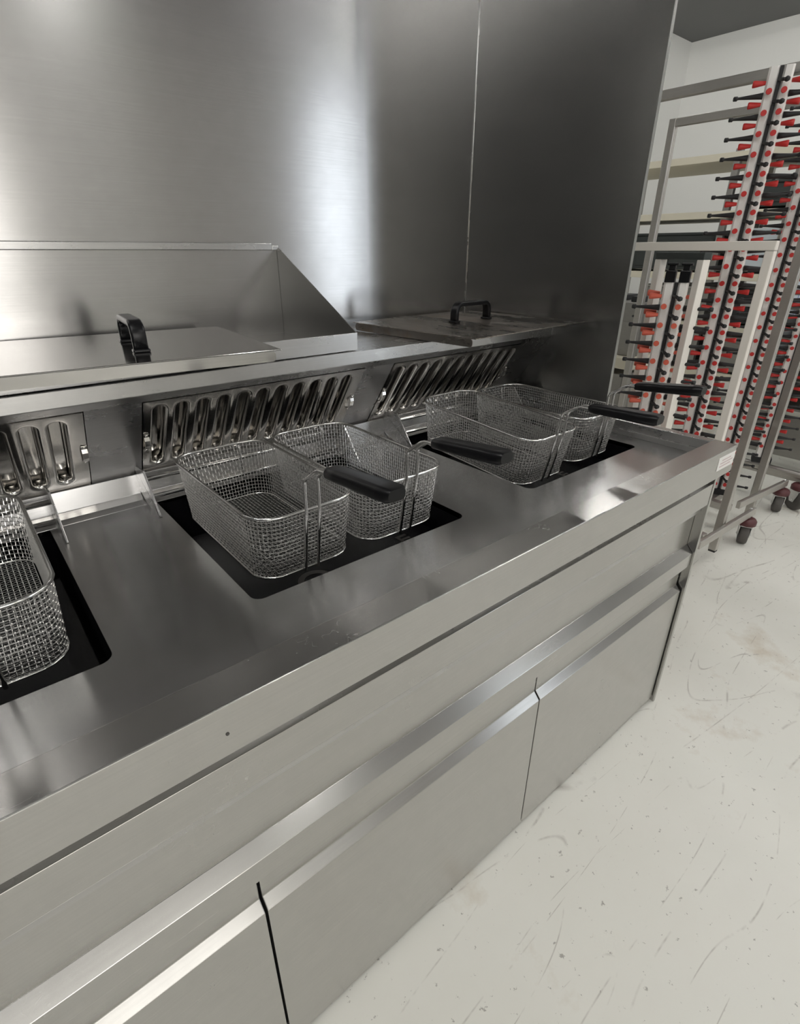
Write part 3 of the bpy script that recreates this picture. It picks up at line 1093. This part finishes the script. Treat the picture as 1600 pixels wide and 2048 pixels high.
# open storage shelving far behind the racks
sh_ = thing('storage_shelving', 'cream board shelves on grey posts loaded with dark equipment behind the plate racks', 'shelving', (4.3, 2.2, 0))
SX0, SX1 = 3.9, 4.7
for y in (.55, 1.75, 2.95):
    for x in (SX0, SX1 - .05):
        under(MB().box(x, x + .05, y, y + .05, 0, 2.1).build('post', 'grey', bevel=.003), sh_)
for z in (.28, .70, 1.12, 1.60, 2.02):
    under(MB().box(SX0 - .015, SX1, .52, 3.03, z, z + .055).build('shelf_board', 'cream', bevel=.003), sh_)
items = [('equipment_case', 'dark green covered machine on the board at eye height, towards the fryer wall', 'machine', 1.80, 2.92, 1.1755, 1.50, 'dark'),
         ('equipment_case', 'low dark machine under a tarpaulin on the highest loaded board', 'machine', .66, 1.70, 1.6555, 1.86, 'dark'),
         ('equipment_case', 'charcoal machine housing on the board behind the middle plate rack', 'machine', .62, 1.15, 1.1755, 1.46, 'charcoal'),
         ('equipment_case', 'pale blue enamel machine beside the charcoal housing', 'machine', 1.20, 1.70, 1.1755, 1.52, 'pale'),
         ('equipment_case', 'grey steel oven body on the second board, fryer side', 'machine', 1.84, 2.40, .7555, 1.06, 'grey'),
         ('equipment_case', 'charcoal crate on the second board next to the grey oven body', 'crate', 1.15, 1.70, .7555, 1.04, 'charcoal'),
         ('equipment_case', 'pale enamel machine at the open end of the second board', 'machine', .60, 1.06, .7555, 1.08, 'pale'),
         ('equipment_case', 'charcoal crate low on the lowest board', 'crate', .62, 1.30, .3355, .66, 'charcoal'),
         ('equipment_case', 'grey steel cabinet low on the lowest board', 'cabinet', 1.36, 1.72, .3355, .66, 'grey'),
         ('equipment_case', 'dark case low on the lowest board towards the fryer wall', 'crate', 1.85, 2.9, .3355, .66, 'dark')]
for nm, lab, cat, y0, y1, z0, z1, mm in items:
    crate(nm, lab, cat, SX0 + .05, SX1 - .08, y0, y1, z0, z1, mm)
# steel housing standing closer, next to the fryer side panel
st_ = thing('steel_stand', 'grey steel equipment stand with cream board top, next to the fryer side panel', 'stand', (2.2, 1.5, 0))
for x in (1.95, 2.41):
    for y in (1.34, 1.86):
        under(MB().box(x, x + .04, y, y + .04, 0, .64).build('leg', 'grey', bevel=.003), st_)
under(MB().box(1.93, 2.47, 1.32, 1.92, .641, .715).build('board_top', 'cream', bevel=.004), st_)
under(MB().box(1.96, 2.44, 1.385, 1.86, .22, .60).build('side_sheet', 'grey', bevel=.004), st_)
bx = thing('control_box', 'grey steel control box with dark screws standing on the cream board', 'control box', (2.2, 1.55, .7155))
under(MB().box(2.00, 2.40, 1.36, 1.66, .7155, 1.05).build('housing', 'grey', bevel=.006), bx)
under(MB().box(1.992, 1.9995, 1.40, 1.62, .75, .93).build('cover_plate', 'grey', bevel=.002), bx)
for y, z in ((1.41, .97), (1.41, 1.02), (1.61, .97), (1.61, 1.02)):
    under(MB().lathe([(.007, 0), (.007, -.004), (.004, -.006)], 'X', (2.0, y, z), 8).build('screw', 'charcoal'), bx)
for y in (1.40, 1.55):
    under(MB().box(2.05, 2.3, y, y + .07, 1.0505, 1.085).build('switch_block', 'charcoal', bevel=.004), bx)
# delivery notes hung on the shelving
for k, (y, z, lab) in enumerate(((1.10, 1.44, 'white delivery note with blue rules pinned in front of the charcoal housing'), (1.06, .985, 'lower white delivery note with blue rules, under the first one'))):
    p = thing('delivery_note', lab, 'paper', (3.880, y, z))
    under(MB().box(3.8825, 3.8837, y - .13, y + .13, z - .18, z + .18).build('sheet', 'paper'), p)
    for d in (-.03, -.01):
        under(MB().box(3.8817, 3.8823, y + d, y + d + .004, z - .18, z + .18).build('blue_rule', 'bluepen'), p)
# steel trolley seen past the last rack
tr = thing('steel_trolley', 'grey stainless tray trolley with closed side sheet behind the last plate rack', 'trolley', (2.85, .45, 0))
for y in (.10, .78):
    for x in (2.55, 3.10):
        under(MB().box(x, x + .035, y, y + .035, .10, 1.45).build('post', 'cartsteel', bevel=.003), tr)
under(MB().box(2.552, 2.562, .136, .779, .13, .40).build('side_sheet', 'grey', bevel=.003), tr)
for k in range(11):
    z = .43 + .085 * k
    under(MB().box(2.555, 3.13, .102, .813, z, z + .014).build('tray', 'grey', bevel=.002), tr)
for y in (.12, .79):
    for x in (2.57, 3.11):
        caster(tr, (x, y, 0), .032, .026, .060, -1.0)
